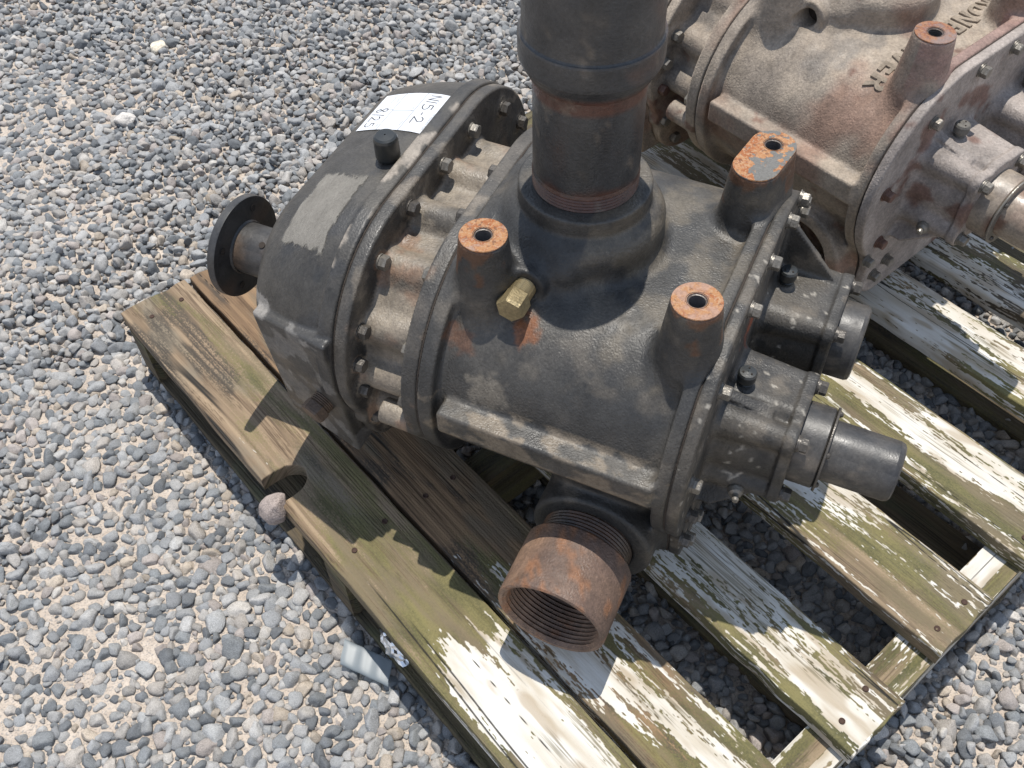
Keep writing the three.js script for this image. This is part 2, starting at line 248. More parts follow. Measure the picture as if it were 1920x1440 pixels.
function boardGeo(q0, q1, p0, p1, th, seed, notch) { // outline in plan with uneven edges, extruded downwards
  const r = rng(seed), pts = [], n = 34, jag = 0.0016;
  for (let i = 0; i <= n; i++) pts.push([p0 + (p1 - p0) * i / n, q0 + (r() - 0.5) * jag * (1 + 1.5 * (r() > 0.9))]);
  for (let i = 1; i < 7; i++) pts.push([p1 + (r() - 0.5) * 0.004, q0 + (q1 - q0) * i / 7]);
  for (let i = n; i >= 0; i--) pts.push([p0 + (p1 - p0) * i / n, q1 + (r() - 0.5) * jag]);
  for (let i = 6; i > 0; i--) pts.push([p0 + (r() - 0.5) * 0.006, q0 + (q1 - q0) * i / 7]);
  let out = pts;
  if (notch) { const [np, rad] = notch, a = pts.filter(q => !(q[1] < q0 + 0.004 && Math.abs(q[0] - np) < rad * 0.8)), k = a.findIndex(q => q[0] > np && q[1] < q0 + 0.004), ins = []; for (let i = 0; i <= 16; i++) { const t = Math.PI - (i / 16) * Math.PI; ins.push([np + Math.cos(t) * rad * (0.72 + 0.28 * Math.sin(t)) + (i % 16 ? (r() - 0.5) * 0.003 : 0), q0 + Math.sin(t) * rad * 1.62 + (i % 16 ? (r() - 0.5) * 0.002 : 0)]); } out = [...a.slice(0, k), ...ins, ...a.slice(k)]; }
  const sh = new THREE.Shape(out.map(q => new THREE.Vector2(q[0], q[1])));
  const g = new THREE.ExtrudeGeometry(sh, { depth: th - 0.004, bevelEnabled: true, bevelThickness: 0.002, bevelSize: 0.002, bevelOffset: -0.002, bevelSegments: 2, steps: 1 });
  // (p, q, depth) -> local (p - P0, y, -(q - Q0)), top at y = 0
  const p = g.attributes.position, uv = g.attributes.uv, nrm = g.attributes.normal; 
  for (let i = 0; i < p.count; i++) {
    const a = p.getX(i), b = p.getY(i), c = p.getZ(i), side = Math.abs(nrm.getZ(i)) < 0.5;
    const edge = (b - q0) / (q1 - q0) < 0.5 ? 1 : -1, across = side ? b + edge * (th - 0.002 - c) * 0.9 : b;
    uv.setXY(i, (a - LP[0]) / (LP[1] - LP[0]), (across - q0) / 0.112);
    p.setXYZ(i, a - P0, c - (th - 0.002), -(b - Q0)); const nx = nrm.getX(i), ny = nrm.getY(i), nz = nrm.getZ(i); nrm.setXYZ(i, nx, nz, -ny);
  }
  // gentle warp so that the faces are not dead flat
  for (let i = 0; i < p.count; i++) p.setY(i, p.getY(i) + (f3(p.getX(i) * 4 + seed, 0, p.getZ(i) * 9, 2) - 0.5) * 0.002);
  g.computeVertexNormals(); return g;
}
const ramp = (a, b, k) => x => k * sst(a, b, x);
{
  const rMid = (x, a, b) => sst(a, a + 0.12, x) * sst(b, b - 0.12, x);
  const specs = [ // q0, q1, seed, look
    [0.220, 0.334, 3, { wood: bare, dark: (x, y) => 0.16 * rMid(x, -0.05, 0.30) * sst(0.09, 0.05, y) - 0.10 + 0.05 * sst(0.5, 0.7, x), moss: (x, y) => 0.0 + 0.04 * sst(0.12, 0.45, x) + 0.12 * sst(0.5, 0.8, x), paint: (x, y) => -0.22 + 0.225 * sst(0.70, 0.84, x) - 0.05 * sst(0.03, 0.0, y) }, [-0.795, 0.034]],
    [0.341, 0.450, 5, { wood: [lin(140, 114, 86), lin(110, 88, 66), lin(106, 96, 80)], dark: (x) => -0.06, moss: (x) => -0.20 + 0.24 * sst(0.55, 0.78, x), paint: (x, y) => -0.25 + 0.27 * sst(0.60, 0.85, x) }],
    [0.525, 0.621, 8, { wood: dull, dark: () => -0.10, moss: () => 0.11, paint: (x, y) => 0.035 }],
    [0.700, 0.813, 11, { wood: dull, dark: () => -0.12, moss: () => 0.12, paint: (x, y) => 0.035 }],
    [0.888, 1.003, 14, { wood: dull, dark: () => -0.12, moss: () => 0.12, paint: (x, y) => 0.03 }],
    [1.106, 1.205, 17, { wood: dull, dark: () => -0.12, moss: () => 0.1, paint: (x, y) => 0.03 }],
    [1.257, 1.362, 20, { wood: grey, dark: () => 0.03, moss: () => -0.02, paint: (x, y) => -0.05 }],
    [1.430, 1.540, 23, null]];
  let last; const endsR = rng(91);
  for (const [q0, q1, s, look, notch] of specs) {
    const m = look ? (last = boardLook(s, look)) : last;
    const b = part('deck_board', boardGeo(q0, q1, LP[0] + (endsR() - 0.5) * 0.008, LP[1] + (endsR() - 0.5) * 0.01, TH, s, notch), m, pallet); b.position.y = PT;
  }
  const sm = boardLook(29, { wood: dull, dark: () => -0.08, moss: () => 0.04, paint: () => 0.0 }), dm = boardLook(31, { wood: [lin(104, 92, 72), lin(80, 70, 54), lin(92, 92, 70)], dark: () => 0.02, moss: () => -0.04, paint: none });
  const SH = PT - TH - 0.018;
  for (const [pa, pb] of [[-1.225, -1.175], [-0.675, -0.625], [-0.117, -0.066]]) { // stringers run across under the deck
    const g = new THREE.BoxGeometry(1.325, SH - 0.001, pb - pa - 0.001, 20, 2, 2), p = g.attributes.position, uv = g.attributes.uv; g.deleteAttribute('normal');
    for (let i = 0; i < p.count; i++) { const x = p.getX(i), y = p.getY(i), z = p.getZ(i); if (Math.abs(Math.abs(x) - 0.6625) < 1e-4) uv.setXY(i, z / 1.178 + 0.4, (y + 0.05) / 0.112); else uv.setXY(i, (x + 0.66) / 1.33, (z + y + 0.06) / 0.112); p.setXYZ(i, z, y + (f3(x * 8, z * 20, pa, 2) - 0.5) * 0.0016 - 0.0008, x); }
    { const ix = g.index.array; for (let i = 0; i < ix.length; i += 3) { const t = ix[i + 1]; ix[i + 1] = ix[i + 2]; ix[i + 2] = t; } }
    const gg = g.toNonIndexed(); gg.computeVertexNormals(); gg.translate((pa + pb) / 2 - P0, PT - TH - SH / 2, -(0.8825 - Q0));
    part('stringer', gg, pa > -0.3 ? sm : dm, pallet);
  }
  for (const [q0, q1] of [[0.222, 0.318], [0.56, 0.65], [0.86, 0.95], [1.16, 1.25], [1.44, 1.535]]) { const b = part('bottom_board', boardGeo(q0, q1, LP[0] + 0.006, LP[1] - 0.004, 0.0165, 60 + q0 * 10), dm, pallet); b.position.y = 0.0175; }
  // nails: rusty heads sunk into dark holes
  const nailM = new THREE.MeshStandardMaterial({ color: new THREE.Color(0.055, 0.028, 0.018), roughness: 0.8, bumpMap: castBump, bumpScale: 0.0005 });
  const prof = [[0, -0.0006], [0.0020, -0.0004], [0.0027, 0.0002], [0.0034, 0.0008], [0.0039, 0.0006], [0.0040, -0.001]].map(q => new THREE.Vector2(...q)), ng = boxUV(new THREE.LatheGeometry(prof, 10), 4), nr = rng(5);
  for (const [q0, q1] of specs) for (const p of [-1.2, -0.65, -0.092]) for (const f of [0.27, 0.74]) { const o = part('nail', ng, nailM, pallet); o.position.set(p + (nr() - 0.5) * 0.02 - P0, PT + 0.0006, -(q0 + (q1 - q0) * (f + (nr() - 0.5) * 0.1) - Q0)); o.rotation.set((nr() - 0.5) * 0.2, nr() * 6, (nr() - 0.5) * 0.2); }
}

/* ------------------------------------------------------------------ blower: shapes (u along the shafts, v up from the deck, w towards the viewer) */
const VC = 0.245;
const gearBolts = [[0.352, -0.197], [0.295, -0.249], [0.378, -0.109], [0.380, -0.033], [0.380, 0.050], [0.360, 0.124], [0.304, 0.183], [0.265, 0.201], [0.220, 0.201], [0.157, 0.189], [0.110, 0.160]];

const coneY = (u, v, w, cu, cw, v0, r0, v1, r1) => { const t = clamp((v - v0) / (v1 - v0)), d = Math.hypot(u - cu, w - cw) - (r0 + (r1 - r0) * t); return ext(d * 0.97, slab(v, v0, v1), 0.002); };
const cylX = (u, v, w, cv, cw, r, u0, u1, rr = 0.002) => ext(Math.hypot(v - cv, w - cw) - r, slab(u, u0, u1), rr);
const cylZ = (u, v, w, cu, cv, r, w0, w1, rr = 0.002) => ext(Math.hypot(u - cu, v - cv) - r, slab(w, w0, w1), rr);
const plate2 = (v, w, R, half) => { // outline of the end flanges: long oval with a deeper foot under the outlet side
  return smin(stad(v, w, VC, 0, half, R), rectR(w, v, -0.15, 0.176, 0.040, 0.22, 0.045), 0.03);
};
const BOSS = [[-0.061, 0.125], [0.166, 0.126]], BOSS2 = [[0.168, -0.132], [0.161, -0.090]];
function bodySDF(u, v, w) {
  let d = ext(stad(v, w, VC, 0, 0.083, 0.13), slab(u, -0.09, 0.18), 0.002);
  const wa = Math.abs(w);
  d = smin(d, sbox(u, v, wa, [-0.074, 0.244, 0.15], [0.1755, 0.277, 0.236], 0.0035), 0.006);                        // side rails
  d = smin(d, sbox(u, v, w, [0.03, 0.03, -0.14], [0.178, 0.2, 0.15], 0.03), 0.03);                                 // lower chest
  d = smin(d, ext(stad(v, w, VC, 0, 0.071, 0.157), slab(u, -0.103, -0.084), 0.003), 0.008);
  d = smin(d, ext(plate2(v, w, 0.155, 0.075), slab(u, 0.176, 0.191), 0.0025), 0.010);
  { let n = ext(Math.hypot(u, w) - 0.090, slab(v, 0.30, 0.428), 0.024);                                              // inlet neck
    n = smin(n, sbox(u, v, w, [-0.10, 0.30, -0.055], [0.025, 0.404, 0.101], 0.014), 0.022);                         // raised shoulder carrying the plug
    d = smin(d, n, 0.016); }
  d = smin(d, ext(Math.hypot(u, w) - 0.0725, slab(v, 0.41, 0.449), 0.002), 0.005);
  d = smin(d, cylZ(u, v, w, -0.020, 0.384, 0.0225, 0.03, 0.116, 0.003), 0.010);
  for (const b of BOSS) d = smin(d, coneY(u, v, w, b[0], b[1], 0.27, 0.045, 0.449, 0.0255), 0.014);
  { const ax = BOSS2[0], bx = BOSS2[1], t = clamp(((u - ax[0]) * (bx[0] - ax[0]) + (w - ax[1]) * (bx[1] - ax[1])) / ((bx[0] - ax[0]) ** 2 + (bx[1] - ax[1]) ** 2)), q = clamp((v - 0.27) / 0.18);
    d = smin(d, ext((Math.hypot(u - ax[0] - t * (bx[0] - ax[0]), w - ax[1] - t * (bx[1] - ax[1])) - (0.044 - 0.0185 * q)) * 0.97, slab(v, 0.27, 0.449), 0.002), 0.014); }
  for (const [bu, bw] of [[-0.05, 0.03], [-0.05, -0.126], [0.14, -0.126]]) d = smin(d, coneY(u, v, w, bu, bw, 0.0, 0.027, 0.2, 0.036), 0.014);   // feet
  d = smin(d, cylZ(u, v, w, 0.107, 0.10, 0.075, -0.05, 0.214, 0.006), 0.016);                                      // outlet port
  d = smax(d, -cylZ(u, v, w, 0.107, 0.10, 0.052, 0.13, 0.3), 0.004);
  for (const b of [...BOSS, BOSS2[0]]) d = Math.max(d, -(ext(Math.hypot(u - b[0], w - b[1]) - 0.0098, slab(v, 0.415, 0.47), 0)));
  d = Math.max(d, -(ext(Math.hypot(u, w) - 0.050, slab(v, 0.39, 0.5), 0)));
  d = Math.max(d, -(ext(Math.hypot(u + 0.020, v - 0.384) - 0.0125, slab(w, 0.09, 0.14), 0)));
  return d;
}
function gearSDF(u, v, w) { // ribbed housing between the gear cover and the body
  let d = ext(stad(v, w, VC, -0.005, 0.075, 0.107), slab(u, -0.205, -0.11), 0.002);
  for (const [a, b] of [[0.352, 0.03], [0.345, -0.055], [0.338, 0.106], [0.292, 0.158], [0.234, 0.178], [0.33, -0.12], [0.17, 0.165]]) d = smin(d, cylX(u, v, w, a, b, 0.0215, -0.205, -0.11), 0.009);
  d = smin(d, ext(stad(v, w, VC, 0, 0.072, 0.154), slab(u, -0.125, -0.1045), 0.003), 0.008);
  d = smin(d, ext(stad(v, w, VC, -0.03, 0.0985, 0.1545), slab(u, -0.213, -0.196), 0.003), 0.010);
  d = smin(d, ext(rectR(w, v, -0.20, 0.194, 0.078, 0.22, 0.065), slab(u, -0.213, -0.196), 0.003), 0.02);
  for (const [a, b] of gearBolts) d = smin(d, cylX(u, v, w, a, b, 0.0150, -0.213, -0.196), 0.006);
  d = smin(d, cylX(u, v, w, 0.200, 0.205, 0.016, -0.165, -0.11), 0.004);                                            // small lug beside the rail
  return d;
}
const drumR = u => 0.1475 - 0.034 * Math.pow(clamp((-0.236 - u) / 0.116), 1.7);
function coverSDF(u, v, w) {
  let d = ext(stad(v, w, VC, -0.03, 0.0985, drumR(u)) * 0.96, slab(u, -0.354, -0.214), 0.020);
  d = smin(d, ext(stad(v, w, VC, -0.03, 0.0985, 0.1565), slab(u, -0.234, -0.2145), 0.0025), 0.006);
  d = smin(d, ext(rectR(w, v, -0.20, 0.196, 0.076, 0.22, 0.065), slab(u, -0.234, -0.2145), 0.0025), 0.02);
  { const fr = 0.200 + (u + 0.33) * 0.24 - 0.10 * clamp(0.29 - v, 0, 0.3); d = smin(d, sbox(u, v, w, [-0.336, 0.084, -0.12], [-0.216, 0.290 + (u + 0.33) * 0.16, fr], 0.004), 0.004); }   // oil sump
  return d;
}
const LOBE = [48, 138, 228, 318].map(a => a * Math.PI / 180), RHO = 0.062, SHW = 0.083, SHV = 0.242;
const capsule2 = (v, w, a, b, r) => { const dw = b[0] - a[0], dv = b[1] - a[1], t = clamp(((w - a[0]) * dw + (v - a[1]) * dv) / (dw * dw + dv * dv)); return Math.hypot(w - a[0] - t * dw, v - a[1] - t * dv) - r; };
function endSDF(u, v, w) {
  let d = ext(plate2(v, w, 0.155, 0.075), slab(u, 0.1925, 0.207), 0.003);
  for (const s of [1, -1]) {
    const cw = s * SHW, at = (a, r) => [cw + Math.cos(a) * r, SHV + Math.sin(a) * r], L = LOBE.map(a => at(a, RHO - 0.003));
    const out = (r, R, k) => { let q = Math.hypot(v - SHV, w - cw) - R; for (const p of L) q = smin(q, Math.hypot(w - p[0], v - p[1]) - r, k); return smin(q, capsule2(v, w, L[1], s > 0 ? at(1.45, 0.047) : L[0], r), 0.006); };
    { const tp = 0.10 * Math.max(0, 0.284 - u); d = smin(d, ext(out(0.0130, 0.0515, 0.012) - tp * 0.8, slab(u, 0.195, 0.284), 0.002), 0.012); }
    d = smin(d, ext(out(0.0155, 0.0565, 0.016), slab(u, 0.2815, 0.2945), 0.002), 0.003);
    if (s > 0) { // short fin on the crown, cut off towards the flange
      const fa = 1.22, ca = Math.cos(fa), sa = Math.sin(fa), a = (w - cw) * ca + (v - SHV) * sa, b = -(w - cw) * sa + (v - SHV) * ca, top = 0.077 - 0.30 * Math.max(0, u - 0.207);
      d = smin(d, Math.max(Math.abs(b) - 0.0062, a - top, 0.02 - a, slab(u, 0.2, 0.262)), 0.005);
    } else d = smin(d, Math.max(Math.abs(w + 0.118) - 0.0045, v - 0.372 + 1.1 * Math.max(0, u - 0.207), 0.25 - v, slab(u, 0.2, 0.275)), 0.006);   // tall gusset
    { const fb = s > 0 ? -0.95 : 4.1, cb = Math.cos(fb), sb = Math.sin(fb), a2 = (w - cw) * cb + (v - SHV) * sb, b2 = -(w - cw) * sb + (v - SHV) * cb, t2 = 0.105 - 0.75 * Math.max(0, u - 0.225); d = smin(d, Math.max(Math.abs(b2) - 0.006, a2 - t2, 0.02 - a2, slab(u, 0.2, 0.28)), 0.008); }
    d = smin(d, coneY(u, v, w, 0.222, cw, 0.28, 0.012, 0.306, 0.011), 0.004);
  }
  return d;
}
lap('fields');
const H_ = 0.0032;
const G = {
  body: netMesh(bodySDF, [-0.12, -0.012, -0.25], [0.205, 0.462, 0.25], H_),
  gear: netMesh(gearSDF, [-0.225, 0.02, -0.305], [-0.092, 0.42, 0.25], H_),
  cover: netMesh(coverSDF, [-0.368, 0.02, -0.305], [-0.2, 0.415, 0.25], H_),
  end: netMesh(endSDF, [0.18, 0.02, -0.25], [0.31, 0.415, 0.25], H_)
};
for (const k of Object.keys(G)) G[k] = boxUV(G[k], 4);
lap('meshes');

const lathe = (pts, seg, axis, pos) => { const g = new THREE.LatheGeometry(pts.map(q => new THREE.Vector2(q[0], q[1])), seg); if (axis === 'x') g.rotateZ(-Math.PI / 2); if (axis === 'z') g.rotateX(Math.PI / 2); g.translate(...pos); return g; };
// sharp-edged lathe profile: every segment keeps its own normals
function turned(raw, seg, axis, pos) { const gs = [], pts = []; for (let i = 0; i + 1 < raw.length; i++) { const n = Math.max(1, Math.round(Math.abs(raw[i + 1][1] - raw[i][1]) / 0.008)); for (let k = 0; k < n; k++) pts.push([raw[i][0] + (raw[i + 1][0] - raw[i][0]) * k / n, raw[i][1] + (raw[i + 1][1] - raw[i][1]) * k / n]); } pts.push(raw[raw.length - 1]); for (let i = 0; i + 1 < pts.length; i++) gs.push(new THREE.LatheGeometry([new THREE.Vector2(...pts[i]), new THREE.Vector2(...pts[i + 1])], seg)); const g = merge(gs); if (axis === 'x') g.rotateZ(-Math.PI / 2); if (axis === 'z') g.rotateX(Math.PI / 2); g.translate(...pos); return boxUV(g, 4); }
function threads(r, y0, y1, pitch, amp) { const a = [], n = Math.round((y1 - y0) / pitch); for (let i = 0; i < n; i++) { a.push([r - amp, y0 + i * pitch], [r, y0 + (i + 0.5) * pitch]); } a.push([r - amp, y1]); return a; }
function hexHead(af, h) { const R = af / Math.sqrt(3); const a = new THREE.CylinderGeometry(R, R, h * 0.82, 6, 1, true), b = new THREE.CylinderGeometry(R * 0.90, R, h * 0.18, 6, 1, true), c = new THREE.CircleGeometry(R * 0.90, 6); a.translate(0, h * 0.41, 0); b.translate(0, h * 0.91, 0); c.rotateX(-Math.PI / 2); c.rotateY(Math.PI / 6 * 0); c.translate(0, h, 0); c.rotateY(Math.PI / 2); const g = merge([a, b, c]); g.computeVertexNormals(); return g; }
function boltGeo(af = 0.0155, h = 0.0078) { // head with lock washer and flat washer, axis +u
  const w1 = new THREE.CylinderGeometry(af * 0.60, af * 0.60, 0.0022, 20), w2 = new THREE.CylinderGeometry(af * 0.70, af * 0.70, 0.0014, 24); w2.translate(0, 0.0007, 0); w1.translate(0, 0.0025, 0);
  const hd = hexHead(af, h); hd.translate(0, 0.0038, 0); const g = merge([w2, w1, hd]); g.rotateZ(-Math.PI / 2); return boxUV(g, 4);
}
const boltBig = boltGeo(0.0160, 0.0085), boltEnd = boltGeo(0.0140, 0.0080);

/* ------------------------------------------------------------------ colours of the castings (linear albedo; texture adds grain) */
const RUST = [0.30, 0.115, 0.045], DUST = [0.30, 0.245, 0.185];
const worn = (u, v, w, f, a, b, s = 0) => sst(a, b, w3(u * f + s, v * f, w * f - s, 4));
const around = (u, v, w, c, r) => sst(r, r * 0.55, Math.hypot(u - c[0], v - c[1], w - c[2]) + (w3(u * 90, v * 90, w * 90, 3) - 0.5) * r * 1.6);
const look1 = {
  body: (u, v, w) => { let c = mixc([0.058, 0.057, 0.056], [0.108, 0.101, 0.092], worn(u, v, w, 11, 0.40, 0.66)); c = mixc(c, [0.19, 0.165, 0.135], 0.5 * worn(u, v, w, 30, 0.56, 0.72, 4)); c = mixc(c, [0.040, 0.041, 0.043], 0.6 * worn(u, v, w, 11, 0.56, 0.70, 9));
    for (const b of [...BOSS, BOSS2[0], BOSS2[1]]) if (v > 0.405 && Math.hypot(u - b[0], w - b[1]) < 0.034) c = mixc(c, [0.17, 0.075, 0.035], 0.85 * sst(0.50, 0.60, w3(u * 45, v * 26, w * 45, 3) + 0.22 * sst(0.432, 0.449, v) - 0.02));
    if (w > 0.19 && v > 0.225 && v < 0.285) c = mixc(c, [0.30, 0.245, 0.185], 0.8 * sst(0.52, 0.62, w3(u * 38, v * 60, w * 60, 4) + 0.06));
    if (u > 0.03 && v > 0.34) c = mixc(c, [0.185, 0.158, 0.122], 0.75 * sst(0.44, 0.60, w3(u * 26, v * 26, w * 26, 4)) * sst(0.55, 0.40, Math.hypot(u - 0.125, (w - 0.0) * 0.8) * 4.2 + (w3(u * 40, v * 40, w * 40, 3) - 0.5) * 0.5));
    c = mixc(c, RUST, around(u, v, w, [0.0, 0.355, 0.150], 0.020)); c = mixc(c, [0.20, 0.10, 0.06], 0.8 * around(u, v, w, [-0.072, 0.335, 0.172], 0.02)); c = mixc(c, [0.26, 0.23, 0.19], 0.85 * around(u, v, w, [-0.025, 0.300, 0.198], 0.026)); return c; },
  gear: (u, v, w) => { let c = mixc([0.15, 0.135, 0.118], [0.36, 0.305, 0.245], worn(u, v, w, 18, 0.34, 0.58)); c = mixc(c, [0.40, 0.345, 0.275], 0.5 * worn(u, v, w, 60, 0.5, 0.66, 2)); c = mixc(c, [0.36, 0.19, 0.11], 0.55 * worn(u, v, w, 24, 0.55, 0.70, 7)); if (u < -0.1945 || u > -0.1262) c = mixc(mixc([0.080, 0.076, 0.072], [0.135, 0.120, 0.104], worn(u, v, w, 20, 0.4, 0.65)), c, 0.55 * worn(u, v, w, 30, 0.58, 0.68, 5)); return c; },
  cover: (u, v, w) => { let c = mixc([0.076, 0.071, 0.065], [0.126, 0.115, 0.100], worn(u, v, w, 9, 0.36, 0.66)); c = mixc(c, [0.055, 0.056, 0.060], 0.7 * worn(u, v, w, 20, 0.58, 0.68, 3));
    if (u > -0.236 && v > 0.37) { const k = sst(0.50, 0.56, f3(u * 60, 2, w * 34, 3) + 0.34 * sst(-0.075, -0.05, w) * sst(0.055, 0.02, w) - 0.22); c = mixc(c, [0.42, 0.37, 0.32], k); }
    if (w > 0.15 && v < 0.30) { const k = sst(0.55, 0.565, f3(u * 34 + 3, v * 30, 4, 4) ); c = mixc(c, [0.200, 0.192, 0.184], k); c = mixc(c, [0.36, 0.34, 0.32], sst(0.52, 0.55, f3(u * 40, v * 20, 1, 3) + 0.25 * sst(0.277, 0.29, v) - 0.15 - 0.2 * sst(-0.30, -0.25, u))); } return c; },
  end: (u, v, w) => { let c = mixc([0.070, 0.067, 0.064], [0.125, 0.112, 0.096], worn(u, v, w, 20, 0.40, 0.66)); c = mixc(c, [0.24, 0.205, 0.165], 0.55 * worn(u, v, w, 42, 0.56, 0.70, 5)); c = mixc(c, [0.55, 0.51, 0.45], 0.85 * sst(0.775, 0.80, w3(u * 110 + 2, v * 110, w * 150, 2)));
    c = mixc(c, [0.36, 0.10, 0.05], around(u, v, w, [0.212, 0.33, 0.025], 0.026)); return c; }
};
const g2 = (u, v, w, s) => { let c = mixc([0.41, 0.345, 0.285], [0.54, 0.450, 0.362], worn(u, v, w, 12, 0.36, 0.64, s)); c = mixc(c, [0.19, 0.175, 0.165], 0.6 * worn(u, v, w, 16, 0.60, 0.72, s + 3)); c = mixc(c, [0.37, 0.215, 0.155], 0.75 * worn(u, v, w, 9, 0.52, 0.70, s + 7)); return mixc(c, [0.20, 0.085, 0.055], 0.75 * worn(u, v, w, 24, 0.66, 0.74, s + 11)); };
const look2 = { body: (u, v, w) => { let c = g2(u, v, w, 1); if (u > 0.165 && v > 0.34) c = mixc(c, [0.44, 0.27, 0.24], 0.75 * worn(u, v, w, 14, 0.35, 0.55, 2)); return c; }, gear: (u, v, w) => mixc(g2(u, v, w, 5), [0.27, 0.13, 0.085], 0.5 * worn(u, v, w, 10, 0.45, 0.6)), cover: (u, v, w) => g2(u, v, w, 9), end: (u, v, w) => { const c = mixc([0.41, 0.360, 0.335], [0.53, 0.465, 0.430], worn(u, v, w, 12, 0.36, 0.64, 6)); return mixc(c, [0.22, 0.10, 0.07], 0.75 * worn(u, v, w, 19, 0.60, 0.70, 8)); } };
const castM = metal({ vertexColors: true, roughness: 0.74, bumpScale: 0.0005 }), castM2 = metal({ vertexColors: true, bumpScale: 0.0006, roughness: 0.95 }), coverM = metal({ vertexColors: true, bumpScale: 0.0003, roughness: 0.66 });
const boltM = metal({ color: new THREE.Color(0.34, 0.315, 0.28), roughness: 0.55, metalness: 0.35, bumpScale: 0.0003 }), boltDark = metal({ color: new THREE.Color(0.15, 0.135, 0.12), roughness: 0.6, metalness: 0.25, bumpScale: 0.0004 });
const boltBright = metal({ color: new THREE.Color(0.72, 0.67, 0.58), roughness: 0.4, metalness: 0.6, bumpScale: 0.0002 }), boltRust = metal({ color: new THREE.Color(0.22, 0.12, 0.09), roughness: 0.8, bumpScale: 0.0004 });
const pipeM = metal({ vertexColors: true, roughness: 0.50, bumpScale: 0.0003 }), blackM = metal({ color: new THREE.Color(0.050, 0.052, 0.056), roughness: 0.55, bumpScale: 0.0003 }), capM = metal({ vertexColors: true, roughness: 0.6, bumpScale: 0.00012 });
const plasticM = new THREE.MeshPhysicalMaterial({ color: new THREE.Color(0.016, 0.018, 0.018), roughness: 0.32, clearcoat: 0.25, clearcoatRoughness: 0.4, bumpMap: castBump, bumpScale: 0.0001 });
const brassM = metal({ color: new THREE.Color(0.52, 0.42, 0.24), roughness: 0.55, metalness: 0.55, bumpScale: 0.00025 });
const gasketM = new THREE.MeshStandardMaterial({ color: new THREE.Color(0.035, 0.026, 0.020), roughness: 0.9, bumpMap: castBump, bumpScale: 0.0006 });
const steelM = metal({ color: new THREE.Color(0.42, 0.39, 0.36), roughness: 0.5, metalness: 0.4, bumpScale: 0.0003 });
const rustTex = (seed, a, b, gk) => tex(512, 512, (x, y) => { const u = x / 512, v = y / 512, n = w3(u * 22 + seed, v * 22, seed, 4), m = w3(u * 70 + seed, v * 70, 2, 3), big = w3(u * 5 + seed, v * 5, 9, 3); let c = mixc([0.36, 0.175, 0.078], [0.29, 0.098, 0.032], sst(0.42, 0.58, n)); c = mixc(c, [0.40, 0.25, 0.15], sst(0.50, 0.66, m) * 0.75); c = mixc(c, [0.13, 0.06, 0.035], 0.7 * sst(0.60, 0.70, w3(u * 40 + seed, v * 40, 6, 3))); const gg = 0.72 + 0.56 * m; return mixc(c, [gk[0] * gg, gk[1] * gg, gk[2] * gg], sst(a, b, big * 0.55 + n * 0.45)); }, true);
const faceM = [rustTex(3, 0.46, 0.62, [0.32, 0.205, 0.15]), rustTex(8, 0.46, 0.64, [0.34, 0.205, 0.145]), rustTex(15, 0.535, 0.555, [0.145, 0.140, 0.130])].map(t => new THREE.MeshStandardMaterial({ map: t, bumpMap: castBump, bumpScale: 0.0006, roughness: 0.85 }));
const faceM2 = new THREE.MeshStandardMaterial({ map: rustTex(22, 0.40, 0.62, [0.28, 0.225, 0.20]), color: new THREE.Color(0.72, 0.62, 0.60), bumpMap: castBump, bumpScale: 0.0004, roughness: 0.7 });
function faceGeo(outline, hole, y, k = 9) { const sh = new THREE.Shape(outline.map(q => new THREE.Vector2(q[0], -q[1]))); const h = new THREE.Path(); h.absarc(hole[0], -hole[1], 0.0108, 0, Math.PI * 2, true); sh.holes.push(h); const g = new THREE.ExtrudeGeometry(sh, { depth: 0.0006, bevelEnabled: true, bevelThickness: 0.0007, bevelSize: 0.0007, bevelOffset: -0.0007, bevelSegments: 2, curveSegments: 32 }); g.rotateX(-Math.PI / 2); g.translate(0, y + 0.0002, 0); return boxUV(g, k); }
const ringPts = (c, r, n = 40) => Array.from({ length: n }, (_, i) => [c[0] + r * Math.cos(i / n * 6.2832), c[1] + r * Math.sin(i / n * 6.2832)]);
const oval = (a, b, r) => { const an = Math.atan2(b[1] - a[1], b[0] - a[0]), o = []; for (let i = 0; i <= 20; i++) { const t = an + Math.PI / 2 + Math.PI * i / 20; o.push([a[0] + r * Math.cos(t), a[1] + r * Math.sin(t)]); } for (let i = 0; i <= 20; i++) { const t = an - Math.PI / 2 + Math.PI * i / 20; o.push([b[0] + r * Math.cos(t), b[1] + r * Math.sin(t)]); } return o; };
const holeGeo = (() => { const a = [[0.0112, 0.0005], [0.0096, -0.0012], ...threads(0.0096, -0.026, -0.0015, 0.0021, 0.0013).reverse(), [0.008, -0.028], [0, -0.029]]; return turned(a, 24, 'y', [0, 0, 0]); })();
const holeM = metal({ color: new THREE.Color(0.14, 0.10, 0.08), side: THREE.DoubleSide, roughness: 0.6, bumpScale: 0.0002 });
const leftBolts = [[0.379, 0.039], [0.379, -0.045], [0.362, 0.123], [0.301, 0.184], [0.235, 0.207], [0.352, -0.12]];
const endBolts = [[0.368, -0.158], [0.345, -0.182], [0.383, -0.097], [0.385, -0.023], [0.384, 0.052], [0.345, 0.136], [0.262, 0.200], [0.16, 0.172], [0.135, 0.190], [0.085, 0.155], [0.10, 0.13], [0.315, -0.2]];

